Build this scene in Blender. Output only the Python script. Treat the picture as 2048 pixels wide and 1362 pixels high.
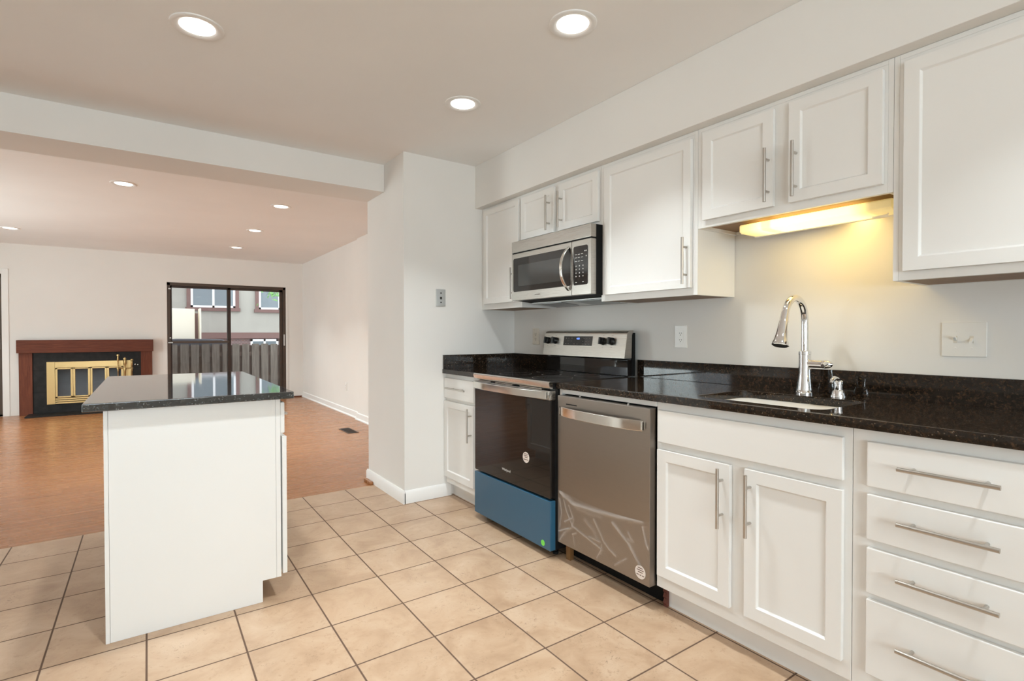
import bpy, bmesh, math, random
from mathutils import Vector, Matrix
random.seed(7)
PI = math.pi
for o in list(bpy.data.objects):
    bpy.data.objects.remove(o)
SC = bpy.context.scene
COL = SC.collection

# ------------------------------------------------------------------ camera
CAM = Vector((-2.38, -3.3721, 1.1745))
YAW, PITCH, ROLL, FPX = 0.6096, -0.0135, -0.001, 1044.28
cd = bpy.data.cameras.new('camera')
cam = bpy.data.objects.new('camera', cd)
COL.objects.link(cam)
fw = Vector((math.sin(YAW)*math.cos(PITCH), math.cos(YAW)*math.cos(PITCH), math.sin(PITCH)))
rt0 = Vector((math.cos(YAW), -math.sin(YAW), 0))
up0 = rt0.cross(fw)
rt = math.cos(ROLL)*rt0 + math.sin(ROLL)*up0
up = -math.sin(ROLL)*rt0 + math.cos(ROLL)*up0
mw = Matrix((rt, up, -fw)).transposed().to_4x4()
mw.translation = CAM
cam.matrix_world = mw
cd.sensor_fit = 'HORIZONTAL'
cd.sensor_width = 36.0
cd.lens = FPX/2048*36.0
cd.clip_start = 0.05
cd.clip_end = 200
SC.camera = cam

# ------------------------------------------------------------------ sky, daylight, exposure
SC.view_settings.view_transform = 'Standard'
SC.view_settings.look = 'None'
SC.view_settings.gamma = 1
SC.view_settings.use_curve_mapping = False
SC.view_settings.exposure = 0.0
try:
    SC.cycles.use_denoising = True
    SC.cycles.max_bounces = 14
    SC.cycles.diffuse_bounces = 8
    SC.cycles.glossy_bounces = 6
    SC.cycles.transparent_max_bounces = 12
    SC.cycles.sample_clamp_indirect = 6
except Exception:
    pass
wd = bpy.data.worlds.new('sky')
SC.world = wd
wd.use_nodes = True
bg = wd.node_tree.nodes['Background']
bg.inputs[0].default_value = (0.88, 0.94, 1.0, 1)
bg.inputs[1].default_value = 3.6

def area(name, loc, direction, sx, sy, watts, color, parent=None, shape='RECTANGLE', spread=None):
    l = bpy.data.lights.new(name, 'AREA')
    l.shape = shape; l.size = sx
    if shape in ('RECTANGLE', 'ELLIPSE'):
        l.size_y = sy
    l.energy = watts; l.color = color
    if spread: l.spread = spread
    o = bpy.data.objects.new(name, l); COL.objects.link(o)
    o.location = loc
    o.rotation_euler = Vector(direction).to_track_quat('-Z', 'Z' if abs(direction[2]) < .9 else 'Y').to_euler()
    if parent: o.parent = parent
    return o
KITCHEN_W, LIVING_W = 8.2, 12.0
LAMP, LAMP_LR = (.90, .975, 1.0), (.93, 1.0, .98)
# added area lamps standing in for daylight from unseen windows; sky light portals at the two glass doors of the living room
area('added_kitchen_daylight', (-3.3, -6.96, 1.45), (0, 1, 0.05), 3.2, 1.4, 55, (0.85, 0.955, 1.0))  # added lamp, brightens the kitchen from behind the camera
area('added_upward_bounce', (-3.3, -6.94, 1.1), (0, 1, 0.8), 3.2, .7, 58, (0.78, 0.95, 1.0))  # added lamp tilted upward to lift the kitchen ceiling
area('added_living_daylight', (-6.17, 3.6, 1.35), (1, 0, 0.4), 3.0, 1.5, 125, (0.83, 0.96, 0.95))  # added lamp at the unseen left wall, brightens the living room
for nm, xc in (('portal_glass_door', -1.2), ('portal_second_glass_door', -5.0)):
    area(nm, (xc, 7.04, 1.02), (0, -1, 0), 1.85, 2.0, 1, (1, 1, 1)).data.cycles.is_portal = True

# ------------------------------------------------------------------ materials
def mat(name, col=(0.8, 0.8, 0.8), rough=0.5, metal=0.0, **kw):
    m = bpy.data.materials.new(name); m.use_nodes = True
    b = m.node_tree.nodes['Principled BSDF']
    b.inputs['Base Color'].default_value = (*col, 1)
    b.inputs['Roughness'].default_value = rough
    b.inputs['Metallic'].default_value = metal
    for k, v in kw.items():
        b.inputs[k.replace('_', ' ')].default_value = v
    return m
class NT:
    def __init__(s, m):
        s.t = m.node_tree; s.b = s.t.nodes['Principled BSDF']
    def n(s, typ, **kw):
        x = s.t.nodes.new(typ)
        for k, v in kw.items(): setattr(x, k, v)
        return x
    def l(s, a, b): s.t.links.new(a, b)
    def obj(s, scale=(1, 1, 1)):
        tc = s.n('ShaderNodeTexCoord'); mp = s.n('ShaderNodeMapping')
        mp.inputs['Scale'].default_value = scale
        s.l(tc.outputs['Object'], mp.inputs['Vector']); return mp.outputs[0]
    def noise(s, vec, scale, detail=3, rough=.5, dist=0):
        x = s.n('ShaderNodeTexNoise'); x.inputs['Scale'].default_value = scale
        x.inputs['Detail'].default_value = detail; x.inputs['Roughness'].default_value = rough
        x.inputs['Distortion'].default_value = dist
        s.l(vec, x.inputs['Vector']); return x.outputs['Fac']
    def ramp(s, fac, stops):
        r = s.n('ShaderNodeValToRGB'); e = r.color_ramp.elements
        while len(e) < len(stops): e.new(.5)
        for el, (p, c) in zip(e, stops):
            el.position = p; el.color = (*c, 1) if len(c) == 3 else c
        s.l(fac, r.inputs[0]); return r.outputs[0]
    def math(s, op, a, b=None, c=None):
        x = s.n('ShaderNodeMath', operation=op)
        for i, v in enumerate((a, b, c)):
            if v is None: continue
            if isinstance(v, (int, float)): x.inputs[i].default_value = v
            else: s.l(v, x.inputs[i])
        return x.outputs[0]
    def mix(s, fac, a, b):
        x = s.n('ShaderNodeMix', data_type='RGBA')
        for i, v in ((0, fac), (6, a), (7, b)):
            if isinstance(v, (int, float)): x.inputs[i].default_value = v
            elif isinstance(v, tuple): x.inputs[i].default_value = (*v, 1)
            else: s.l(v, x.inputs[i])
        return x.outputs[2]
    def bump(s, h, strength=.2, dist=.002):
        x = s.n('ShaderNodeBump'); x.inputs['Strength'].default_value = strength
        x.inputs['Distance'].default_value = dist
        s.l(h, x.inputs['Height']); s.l(x.outputs[0], s.b.inputs['Normal'])
    def base(s, c): s.l(c, s.b.inputs['Base Color'])
    def rough(s, c): s.l(c, s.b.inputs['Roughness'])

def painted(name, col, rough, bump=.04, scale=220):
    m = mat(name, col, rough); k = NT(m); v = k.obj()
    k.bump(k.noise(v, scale, 2), bump, .001)
    c2 = tuple(x*.975 for x in col)
    k.base(k.ramp(k.noise(v, 1.7, 2), [(.35, c2), (.65, col)]))
    return m
M = {}
M['wall'] = painted('wall_paint', (.80, .785, .755), .75)
M['ceiling'] = painted('ceiling_paint', (.87, .865, .855), .85)
M['trim'] = painted('trim_paint', (.84, .835, .82), .4, .02)
M['cab'] = painted('cabinet_paint', (.82, .81, .785), .32, .02, 90)
M['cabin'] = painted('island_paint', (.82, .82, .805), .34, .02, 90)
# tile
m = M['tile'] = mat('floor_tile', rough=.32); k = NT(m); v = k.obj()
sx = k.n('ShaderNodeSeparateXYZ'); k.l(v, sx.inputs[0])
T = .3051
def line(coord, off):
    f = k.math('FRACT', k.math('DIVIDE', k.math('SUBTRACT', coord, off), T))
    d = k.math('MINIMUM', f, k.math('SUBTRACT', 1.0, f))
    return d
gx = k.math('MINIMUM', line(sx.outputs[0], -1.1719), line(sx.outputs[1], .2782))
gm = k.ramp(gx, [(.0085, (0, 0, 0)), (.0125, (1, 1, 1))])
cell = k.n('ShaderNodeCombineXYZ')
for i, off in ((0, -1.1719), (1, .2782)):
    k.l(k.math('FLOOR', k.math('DIVIDE', k.math('SUBTRACT', sx.outputs[i], off), T)), cell.inputs[i])
wn = k.n('ShaderNodeTexWhiteNoise'); k.l(cell.outputs[0], wn.inputs['Vector'])
ofs = k.n('ShaderNodeVectorMath', operation='MULTIPLY_ADD')
k.l(wn.outputs['Color'], ofs.inputs[0]); ofs.inputs[1].default_value = (9, 9, 9); k.l(v, ofs.inputs[2])
c1 = k.ramp(k.noise(ofs.outputs[0], 5.5, 6, .62, .6), [(.30, (.355, .228, .142)), (.5, (.44, .30, .195)), (.72, (.52, .38, .268))])
c2 = k.mix(k.ramp(k.noise(ofs.outputs[0], 38, 4, .7), [(.34, (.7, .7, .7)), (.42, (0, 0, 0))]), c1, (.36, .235, .145))
pit = k.math('MULTIPLY', k.ramp(k.noise(ofs.outputs[0], 70, 3, .75, 1.5), [(.60, (0, 0, 0)), (.65, (1, 1, 1))]), k.ramp(k.noise(ofs.outputs[0], 7, 2), [(.52, (0, 0, 0)), (.64, (1, 1, 1))]))
c3 = k.mix(k.math('MULTIPLY', pit, .85), c2, (.2, .13, .08))
c4 = k.mix(k.math('MULTIPLY', wn.outputs['Value'], .14), c3, (.60, .42, .27))
k.base(k.mix(gm, (.10, .055, .032), c4))
k.rough(k.ramp(gm, [(0, (.8, .8, .8)), (1, (.30, .30, .30))]))
k.bump(gm, .35, .002)
# oak strip floor, planks along X
m = M['oak'] = mat('oak_floor', rough=.24); k = NT(m); v = k.obj()
sx = k.n('ShaderNodeSeparateXYZ'); k.l(v, sx.inputs[0])
PW = .057
row = k.math('FLOOR', k.math('DIVIDE', sx.outputs[1], PW))
rw = k.n('ShaderNodeTexWhiteNoise', noise_dimensions='1D'); k.l(row, rw.inputs['W'])
xs = k.math('DIVIDE', k.math('ADD', sx.outputs[0], k.math('MULTIPLY', rw.outputs['Value'], 3.0)), .95)
cb = k.n('ShaderNodeCombineXYZ'); k.l(row, cb.inputs[0]); k.l(k.math('FLOOR', xs), cb.inputs[1])
pn = k.n('ShaderNodeTexWhiteNoise'); k.l(cb.outputs[0], pn.inputs['Vector'])
mp = k.n('ShaderNodeVectorMath', operation='MULTIPLY_ADD')
k.l(pn.outputs['Color'], mp.inputs[0]); mp.inputs[1].default_value = (7, 7, 7)
st = k.n('ShaderNodeVectorMath', operation='MULTIPLY'); k.l(v, st.inputs[0]); st.inputs[1].default_value = (.55, 22, 1)
k.l(st.outputs[0], mp.inputs[2])
g1 = k.ramp(k.noise(mp.outputs[0], 2.2, 6, .6, .5), [(.25, (.225, .082, .028)), (.5, (.34, .141, .052)), (.75, (.425, .193, .078))])
g2 = k.mix(k.math('MULTIPLY', pn.outputs['Value'], .5), g1, (.415, .18, .068))
ff = k.math('FRACT', k.math('DIVIDE', sx.outputs[1], PW)); fd = k.math('MINIMUM', ff, k.math('SUBTRACT', 1.0, ff))
fx = k.math('FRACT', xs); fdx = k.math('MINIMUM', fx, k.math('SUBTRACT', 1.0, fx))
seam = k.math('MULTIPLY', k.ramp(fd, [(.010, (.45, .45, .45)), (.022, (1, 1, 1))]), k.ramp(fdx, [(.0008, (.5, .5, .5)), (.0016, (1, 1, 1))]))
k.base(k.mix(seam, (.15, .055, .022), g2))
k.rough(k.ramp(k.noise(mp.outputs[0], 3, 3), [(.3, (.20, .20, .20)), (.7, (.32, .32, .32))]))
k.bump(seam, .15, .001)
# granites
def granite(name, dark, mid, fleck, bright, ior):
    m = mat(name, rough=.05, IOR=ior); k = NT(m); v = k.obj()
    base = k.ramp(k.noise(v, 95, 5, .75, .4), [(.37, dark), (.55, mid), (.68, fleck)])
    vo = k.n('ShaderNodeTexVoronoi'); vo.inputs['Scale'].default_value = 170; k.l(v, vo.inputs['Vector'])
    sep = k.n('ShaderNodeSeparateColor'); k.l(vo.outputs['Color'], sep.inputs[0])
    pick = k.math('MULTIPLY', k.math('GREATER_THAN', sep.outputs[0], .90), k.ramp(vo.outputs['Distance'], [(.25, (1, 1, 1)), (.45, (0, 0, 0))]))
    c = k.mix(k.math('MULTIPLY', pick, .75), base, bright)
    k.base(c)
    return m
M['granite'] = granite('brown_black_granite', (.006, .005, .004), (.022, .014, .009), (.085, .048, .026), (.24, .19, .14), 1.5)
M['granite2'] = granite('blue_black_granite', (.007, .008, .009), (.022, .025, .027), (.075, .082, .085), (.20, .22, .22), 2.0)
# metals
def brushed(name, col, rough, along=(1, 1, 220), bump=.05):
    m = mat(name, col, rough, 1.0); k = NT(m); v = k.obj(along)
    n = k.noise(v, 6, 3)
    k.rough(k.ramp(n, [(.3, (rough*.8,)*3), (.7, (rough*1.25,)*3)]))
    k.bump(n, bump, .0006)
    return m
M['steel'] = brushed('brushed_steel', (.47, .44, .40), .30)
M['dwsteel'] = brushed('reflection_toned_steel', (.335, .295, .26), .36)  # base colour darkened evenly to carry the dark floor's reflection
M['handle'] = mat('satin_nickel', (.55, .52, .48), .3, 1.0)
M['chrome'] = mat('chrome', (.84, .84, .85), .05, 1.0)
M['polsteel'] = mat('polished_steel', (.76, .74, .70), .16, 1.0)
M['sinksteel'] = brushed('sink_steel', (.15, .12, .09), .42, (1, 60, 1))
M['brass'] = mat('polished_brass', (.50, .35, .16), .30, 1.0)
M['greysteel'] = mat('grey_steel_plate', (.55, .55, .54), .3, .7)
M['blackglass'] = mat('black_glass', (.012, .010, .009), .035)
M['black'] = mat('black_enamel', (.010, .010, .010), .3)
M['blackmatte'] = mat('matt_black', (.008, .008, .008), .6, Specular_IOR_Level=.2)
M['greyfilter'] = mat('grease_filter_grey', (.30, .31, .32), .4, .8)
M['mwglass'] = mat('microwave_glass', (.020, .018, .017), .06)
M['mwmesh'] = mat('microwave_window', (.045, .045, .043), .05)
M['blue'] = mat('blue_film', (.025, .105, .185), .36, 0.0, Coat_Weight=.25, Coat_Roughness=.25)
M['green'] = mat('green_sticker', (.20, .75, .10), .5)
M['sticker'] = mat('sticker_paper', (.80, .72, .66), .5)
M['ink'] = mat('sticker_ink', (.13, .08, .06), .6)
M['whiteink'] = mat('white_print', (.62, .60, .57), .5)
M['greyink'] = mat('grey_print', (.25, .22, .20), .5)
M['plastic'] = mat('white_plastic', (.83, .82, .79), .3)
M['ivory'] = mat('ivory_plastic', (.74, .69, .60), .35)
M['slot'] = mat('dark_slot', (.03, .028, .025), .5)
m = M['ply'] = mat('bare_plywood', rough=.5); k = NT(m); v = k.obj((18, 1.2, 1))
k.base(k.ramp(k.noise(v, 3, 4, .6, .5), [(.3, (.17, .082, .028)), (.7, (.25, .13, .048))]))
m = M['mahogany'] = mat('mahogany', rough=.45, Specular_IOR_Level=.2); k = NT(m); v = k.obj((1.5, 3, 22))
k.base(k.ramp(k.noise(v, 3, 5, .6, .8), [(.3, (.095, .028, .016)), (.7, (.165, .050, .027))]))
m = M['mahoganyv'] = mat('mahogany_upright', rough=.45, Specular_IOR_Level=.2); k = NT(m); v = k.obj((22, 3, 1.5))
k.base(k.ramp(k.noise(v, 3, 5, .6, .8), [(.3, (.115, .034, .019)), (.7, (.185, .057, .030))]))
m = M['redwood'] = mat('raw_red_wood', rough=.6); k = NT(m); v = k.obj((20, 20, 2))
k.base(k.ramp(k.noise(v, 4, 3), [(.3, (.085, .022, .014)), (.7, (.15, .042, .026))]))
m = M['slate'] = mat('black_slate', rough=.5, Specular_IOR_Level=.25); k = NT(m); v = k.obj()
sx = k.n('ShaderNodeSeparateXYZ'); k.l(v, sx.inputs[0])
def jl(c, t):
    f = k.math('FRACT', k.math('DIVIDE', c, t)); return k.math('MINIMUM', f, k.math('SUBTRACT', 1.0, f))
j = k.math('MINIMUM', jl(sx.outputs[0], .32), jl(sx.outputs[2], .32))
jm = k.ramp(j, [(.004, (0, 0, 0)), (.009, (1, 1, 1))])
k.base(k.mix(jm, (.006, .006, .006), k.ramp(k.noise(v, 14, 4), [(.3, (.011, .0105, .0105)), (.7, (.021, .020, .0195))])))
k.bump(k.noise(v, 40, 4), .2, .002)
M['bronze'] = mat('bronze_aluminium', (.075, .050, .036), .42, .35)
M['bronzedk'] = mat('dark_bronze_aluminium', (.035, .020, .015), .45, .3)
M['pale_al'] = mat('pale_aluminium', (.6, .58, .55), .35, .8)
def clearglass(name, tint, gloss):
    m = bpy.data.materials.new(name); m.use_nodes = True; t = m.node_tree; t.nodes.clear()
    out = t.nodes.new('ShaderNodeOutputMaterial'); mx = t.nodes.new('ShaderNodeMixShader')
    tr = t.nodes.new('ShaderNodeBsdfTransparent'); tr.inputs[0].default_value = (*tint, 1)
    gl = t.nodes.new('ShaderNodeBsdfGlossy'); gl.inputs['Roughness'].default_value = .01
    fr = t.nodes.new('ShaderNodeFresnel'); fr.inputs[0].default_value = 1.45
    mu = t.nodes.new('ShaderNodeMath'); mu.operation = 'MULTIPLY'; mu.inputs[1].default_value = gloss
    t.links.new(fr.outputs[0], mu.inputs[0]); t.links.new(mu.outputs[0], mx.inputs[0])
    t.links.new(tr.outputs[0], mx.inputs[1]); t.links.new(gl.outputs[0], mx.inputs[2]); t.links.new(mx.outputs[0], out.inputs[0])
    return m
M['glass'] = clearglass('door_glass', (.96, .97, .97), .8)
M['screen'] = clearglass('screened_glass', (.86, .86, .86), .9)
M['hearthglass'] = mat('smoked_hearth_glass', (.012, .013, .015), .07)
def emis(name, col, s):
    m = bpy.data.materials.new(name); m.use_nodes = True; b = m.node_tree.nodes['Principled BSDF']
    b.inputs['Base Color'].default_value = (*col, 1)
    b.inputs['Emission Color'].default_value = (*col, 1); b.inputs['Emission Strength'].default_value = s
    return m
M['lens'] = emis('downlight_lens', (1.0, .96, .90), 6.0)
M['digits'] = emis('blue_digits', (.16, .30, 1.0), 2.2)
# yellow fluorescent lens: brighter along the tube, dim at the two ends
m = M['tube'] = bpy.data.materials.new('fluorescent_lens'); m.use_nodes = True; k = NT(m)
k.b.inputs['Base Color'].default_value = (.8, .72, .5, 1)
v = k.obj(); sx = k.n('ShaderNodeSeparateXYZ'); k.l(v, sx.inputs[0])
e = k.ramp(k.math('MULTIPLY_ADD', sx.outputs[1], 1/.62, .5), [(.0, (.07, .07, .07)), (.14, (.12, .12, .12)), (.26, (.8, .8, .8)), (.66, (1, 1, 1)), (.735, (.95, .95, .95)), (.75, (.55, .55, .55)), (.80, (.55, .55, .55)), (.815, (.85, .85, .85)), (.90, (.35, .35, .35)), (1.0, (.09, .09, .09))])
k.b.inputs['Emission Color'].default_value = (1.0, .72, .22, 1)
k.l(k.math('MULTIPLY', e, 3.6), k.b.inputs['Emission Strength'])
# plastic film
m = M['film'] = bpy.data.materials.new('clear_film'); m.use_nodes = True; t = m.node_tree; t.nodes.clear()
out = t.nodes.new('ShaderNodeOutputMaterial'); mx = t.nodes.new('ShaderNodeMixShader')
tr = t.nodes.new('ShaderNodeBsdfTransparent'); gl = t.nodes.new('ShaderNodeBsdfPrincipled')
gl.inputs['Base Color'].default_value = (.75, .70, .66, 1); gl.inputs['Roughness'].default_value = .13
gl.inputs['Specular IOR Level'].default_value = 1.0
fr = t.nodes.new('ShaderNodeAttribute'); fr.attribute_name = 'fold'
mr = t.nodes.new('ShaderNodeMapRange'); mr.inputs[1].default_value = 0; mr.inputs[2].default_value = 1; mr.inputs[3].default_value = .05; mr.inputs[4].default_value = .34
t.links.new(fr.outputs['Fac'], mr.inputs[0]); t.links.new(mr.outputs[0], mx.inputs[0])
t.links.new(tr.outputs[0], mx.inputs[1]); t.links.new(gl.outputs[0], mx.inputs[2]); t.links.new(mx.outputs[0], out.inputs[0])
# exterior
m = M['stucco'] = mat('beige_siding', rough=.8); k = NT(m); v = k.obj()
k.base(k.ramp(k.noise(v, 2, 3), [(.3, (.33, .31, .275)), (.7, (.365, .345, .305))]))
M['browntrim'] = mat('brown_trim', (.16, .085, .075), .6)
m = M['brick'] = mat('red_brick', rough=.8); k = NT(m); v = k.obj()
br = k.n('ShaderNodeTexBrick'); br.inputs['Scale'].default_value = 4.5
br.inputs['Color1'].default_value = (.17, .085, .075, 1); br.inputs['Color2'].default_value = (.13, .075, .075, 1); br.inputs['Mortar'].default_value = (.28, .25, .24, 1)
rotm = k.n('ShaderNodeMapping'); rotm.inputs['Rotation'].default_value = (PI/2, 0, 0); k.l(v, rotm.inputs['Vector']); k.l(rotm.outputs[0], br.inputs['Vector']); k.base(br.outputs['Color'])
M['whiteframe'] = mat('white_vinyl', (.85, .85, .86), .4)
M['farpane'] = mat('house_window_glass', (.16, .19, .21), .06)
m = M['fence'] = mat('weathered_cedar', rough=.8); k = NT(m); v = k.obj((9, 9, .9))
k.base(k.ramp(k.noise(v, 3, 5, .6), [(.25, (.062, .048, .038)), (.5, (.115, .093, .075)), (.75, (.17, .145, .122))]))
M['fencedk'] = mat('dark_cedar', (.085, .055, .042), .8)
m = M['paving'] = mat('patio_concrete', rough=.9); k = NT(m); v = k.obj()
k.base(k.ramp(k.noise(v, 3, 4), [(.3, (.22, .21, .18)), (.7, (.33, .31, .27))]))
M['paleboard'] = mat('pale_board', (.86, .80, .66), .6)
M['darkcover'] = mat('dark_cover', (.05, .05, .06), .6)
M['leaf'] = mat('leaf_green', (.20, .42, .12), .5, 0, Subsurface_Weight=.1)
M['bark'] = mat('bark', (.10, .07, .05), .9)

# ------------------------------------------------------------------ mesh helpers
class MB:
    def __init__(s): s.bm = bmesh.new()
    def box(s, x0, x1, y0, y1, z0, z1):
        vs = [s.bm.verts.new((x, y, z)) for x in (x0, x1) for y in (y0, y1) for z in (z0, z1)]
        for f in ((0, 1, 3, 2), (4, 6, 7, 5), (0, 4, 5, 1), (2, 3, 7, 6), (0, 2, 6, 4), (1, 5, 7, 3)):
            s.bm.faces.new([vs[i] for i in f])
        return s
    def prism(s, pts, ax, a, b):
        """polygon pts in the plane normal to ax, extruded from a to b"""
        def P(p, c):
            return {'X': (c, p[0], p[1]), 'Y': (p[0], c, p[1]), 'Z': (p[0], p[1], c)}[ax]
        v0 = [s.bm.verts.new(P(p, a)) for p in pts]; v1 = [s.bm.verts.new(P(p, b)) for p in pts]
        n = len(pts)
        s.bm.faces.new(v0); s.bm.faces.new(v1[::-1])
        for i in range(n): s.bm.faces.new((v0[i], v1[i], v1[(i+1) % n], v0[(i+1) % n]))
        return s
    def tube(s, path, r, n=14, caps=True):
        path = [Vector(p) for p in path]; m = len(path)
        rs = r if isinstance(r, (list, tuple)) else [r]*m
        tg = []
        for i in range(m):
            d = path[min(i+1, m-1)] - path[max(i-1, 0)]
            tg.append(d.normalized())
        a = Vector((0, 0, 1)) if abs(tg[0].z) < .9 else Vector((1, 0, 0))
        u = tg[0].cross(a).normalized(); rings = []
        for i in range(m):
            u = (u - tg[i]*u.dot(tg[i])).normalized(); w = tg[i].cross(u)
            rings.append([s.bm.verts.new(path[i] + (u*math.cos(2*PI*k/n) + w*math.sin(2*PI*k/n))*rs[i]) for k in range(n)])
        for i in range(m-1):
            for k in range(n):
                s.bm.faces.new((rings[i][k], rings[i][(k+1) % n], rings[i+1][(k+1) % n], rings[i+1][k]))
        if caps:
            s.bm.faces.new(rings[0][::-1]); s.bm.faces.new(rings[-1])
        return s
    def lathe(s, prof, c, axis=(0, 0, 1), n=28):
        """prof: list of (radius, height along axis)"""
        c = Vector(c); ax = Vector(axis).normalized()
        path = [c + ax*h for _, h in prof]
        a = Vector((0, 0, 1)) if abs(ax.z) < .9 else Vector((1, 0, 0))
        u = ax.cross(a).normalized(); w = ax.cross(u); rings = []
        for (r, h), p in zip(prof, path):
            rings.append([s.bm.verts.new(p + (u*math.cos(2*PI*k/n) + w*math.sin(2*PI*k/n))*max(r, 1e-4)) for k in range(n)])
        for i in range(len(rings)-1):
            for k in range(n):
                s.bm.faces.new((rings[i][k], rings[i][(k+1) % n], rings[i+1][(k+1) % n], rings[i+1][k]))
        s.bm.faces.new(rings[0][::-1]); s.bm.faces.new(rings[-1])
        return s
    def grid(s, fn, nu, nv):
        g = [[s.bm.verts.new(fn(i/nu, j/nv)) for j in range(nv+1)] for i in range(nu+1)]
        for i in range(nu):
            for j in range(nv): s.bm.faces.new((g[i][j], g[i+1][j], g[i+1][j+1], g[i][j+1]))
        return s
    def build(s, name, m, parent=None, bevel=0, seg=2, loc=None, angle=35):
        bm = s.bm
        bmesh.ops.recalc_face_normals(bm, faces=bm.faces)
        if bevel:
            ed = [e for e in bm.edges if len(e.link_faces) == 2 and e.calc_face_angle(0) > math.radians(28)]
            bmesh.ops.bevel(bm, geom=ed, offset=bevel, segments=seg, profile=.5, affect='EDGES', clamp_overlap=True)
        for f in bm.faces: f.smooth = True
        for e in bm.edges:
            if len(e.link_faces) == 2 and e.calc_face_angle(0) > math.radians(angle): e.smooth = False
        off = Vector(loc) if loc else Vector()
        p = parent; tot = Vector()
        while p is not None: tot += p.location; p = p.parent
        bmesh.ops.translate(bm, verts=bm.verts, vec=-(tot+off))
        me = bpy.data.meshes.new(name); bm.to_mesh(me); bm.free()
        me.materials.append(m)
        o = bpy.data.objects.new(name, me); COL.objects.link(o)
        if bevel:
            wn_ = o.modifiers.new('normals', 'WEIGHTED_NORMAL'); wn_.keep_sharp = True; wn_.weight = 100
        o.location = off
        if parent: o.parent = parent
        return o
def B(*a): return MB().box(*a)
def rrect(y0, y1, z0, z1, r, n=6):
    pts = []
    for cy, cz, a0 in ((y1-r, z1-r, 0), (y0+r, z1-r, 90), (y0+r, z0+r, 180), (y1-r, z0+r, 270)):
        for i in range(n+1):
            a = math.radians(a0 + 90*i/n); pts.append((cy + r*math.cos(a), cz + r*math.sin(a)))
    return pts
def tag(o, label, cat, group=None, kind=None):
    o['label'] = label; o['category'] = cat
    if group: o['group'] = group
    if kind: o['kind'] = kind
    return o
def thing(name, loc, label, cat, group=None):
    o = bpy.data.objects.new(name, None); COL.objects.link(o); o.location = loc; o.empty_display_size = .05
    return tag(o, label, cat, group)
def struct(o, label, cat): return tag(o, label, cat, None, 'structure')
def copy_tree(o, parent=None):
    c = o.copy(); COL.objects.link(c); c.parent = parent
    for ch in list(o.children): copy_tree(ch, c)
    return c
def text(s, size, name, m, parent, loc, ydir, updir, extrude=.0003, sx=1.0):
    cu = bpy.data.curves.new('t', 'FONT'); cu.body = s; cu.size = size; cu.extrude = extrude
    cu.align_x = 'CENTER'; cu.align_y = 'CENTER'; cu.resolution_u = 2
    to = bpy.data.objects.new('t', cu); COL.objects.link(to)
    bpy.context.view_layer.update()
    me = bpy.data.meshes.new_from_object(to.evaluated_get(bpy.context.evaluated_depsgraph_get()))
    bpy.data.objects.remove(to); bpy.data.curves.remove(cu)
    x = Vector(ydir); y = Vector(updir); z = x.cross(y)
    tot = Vector(); p = parent
    while p is not None: tot += p.location; p = p.parent
    R = Matrix((x*sx, y, z)).transposed().to_4x4(); R.translation = Vector(loc) - tot
    me.transform(R); me.materials.clear(); me.materials.append(m); me.name = name
    o = bpy.data.objects.new(name, me); COL.objects.link(o); o.parent = parent
    return o

# ------------------------------------------------------------------ structure
CE, CL, ZB = 2.4225, 2.468, 2.2226         # kitchen ceiling, living room ceiling, beam underside
XL, YF, YBK = -6.2, 6.856, -7.0            # left wall, far wall, wall behind the camera
YT = .5522                                 # where tile meets oak
PX, PY = -.9317, .7157                     # corner of the wall block
struct(B(XL, 0, YBK, YT, -.06, 0).build('floor', M['tile']), 'beige square kitchen floor tiles with dark grout lines', 'floor')
struct(B(XL, 0, YT, YF, -.06, 0).build('floor.001', M['oak']), 'orange oak strip floor of the living room', 'floor')
struct(B(XL, 0, YBK, .355, CE, CE+.15).build('ceiling', M['ceiling']), 'smooth white kitchen ceiling', 'ceiling')
struct(B(XL, 0, PY, YF, CL, CL+.12).build('ceiling.001', M['ceiling']), 'smooth white living room ceiling beyond the beam', 'ceiling')
struct(B(XL, PX, .355, PY, ZB, CL+.12).build('beam', M['wall'], bevel=.003), 'white dropped beam between kitchen and living room ceilings', 'beam')
struct(B(0, .12, YBK, YF+.15, -.06, CL+.12).build('wall_right', M['wall']), 'white wall behind the kitchen counter, continuing into the living room', 'wall')
struct(B(PX, 0, 0, PY, 0, CL+.12).build('wall_end', M['wall'], bevel=.003), 'white wall block at the far end of the counter', 'wall')
struct(B(-.0304, 0, PY, 3.6775, 0, CL).build('wall_jog', M['wall'], bevel=.002), 'slightly proud stretch of living room wall just past the wall block', 'wall')
struct(B(-.3603, 0, YBK, 0, 2.1077, CE).build('wall_soffit', M['wall'], bevel=.004), 'white boxed soffit above the upper cabinets', 'soffit')
LW = (2.0, 5.2, .55, 2.15)  # opening for the added living room window
struct(MB().box(XL-.12, XL, YBK, LW[0], -.06, CL+.12).box(XL-.12, XL, LW[1], YF+.15, -.06, CL+.12).box(XL-.12, XL, LW[0], LW[1], -.06, LW[2]).box(XL-.12, XL, LW[0], LW[1], LW[3], CL+.12).build('wall_left', M['wall']), 'white wall closing the rooms on the far side from the counter', 'wall')
# far wall with two openings
D1 = (-2.112, -.2952, 2.020); D2 = (-5.95, -4.075, 2.03)
mb = MB()
mb.box(XL, D2[0], YF, YF+.15, 0, CL).box(D2[0], D2[1], YF, YF+.15, D2[2], CL).box(D2[1], D1[0], YF, YF+.15, 0, CL)
mb.box(D1[0], D1[1], YF, YF+.15, D1[2], CL).box(D1[1], 0, YF, YF+.15, 0, CL)
struct(mb.build('wall_far', M['wall']), 'far living room wall holding fireplace and glass sliding doors', 'wall')
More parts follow.
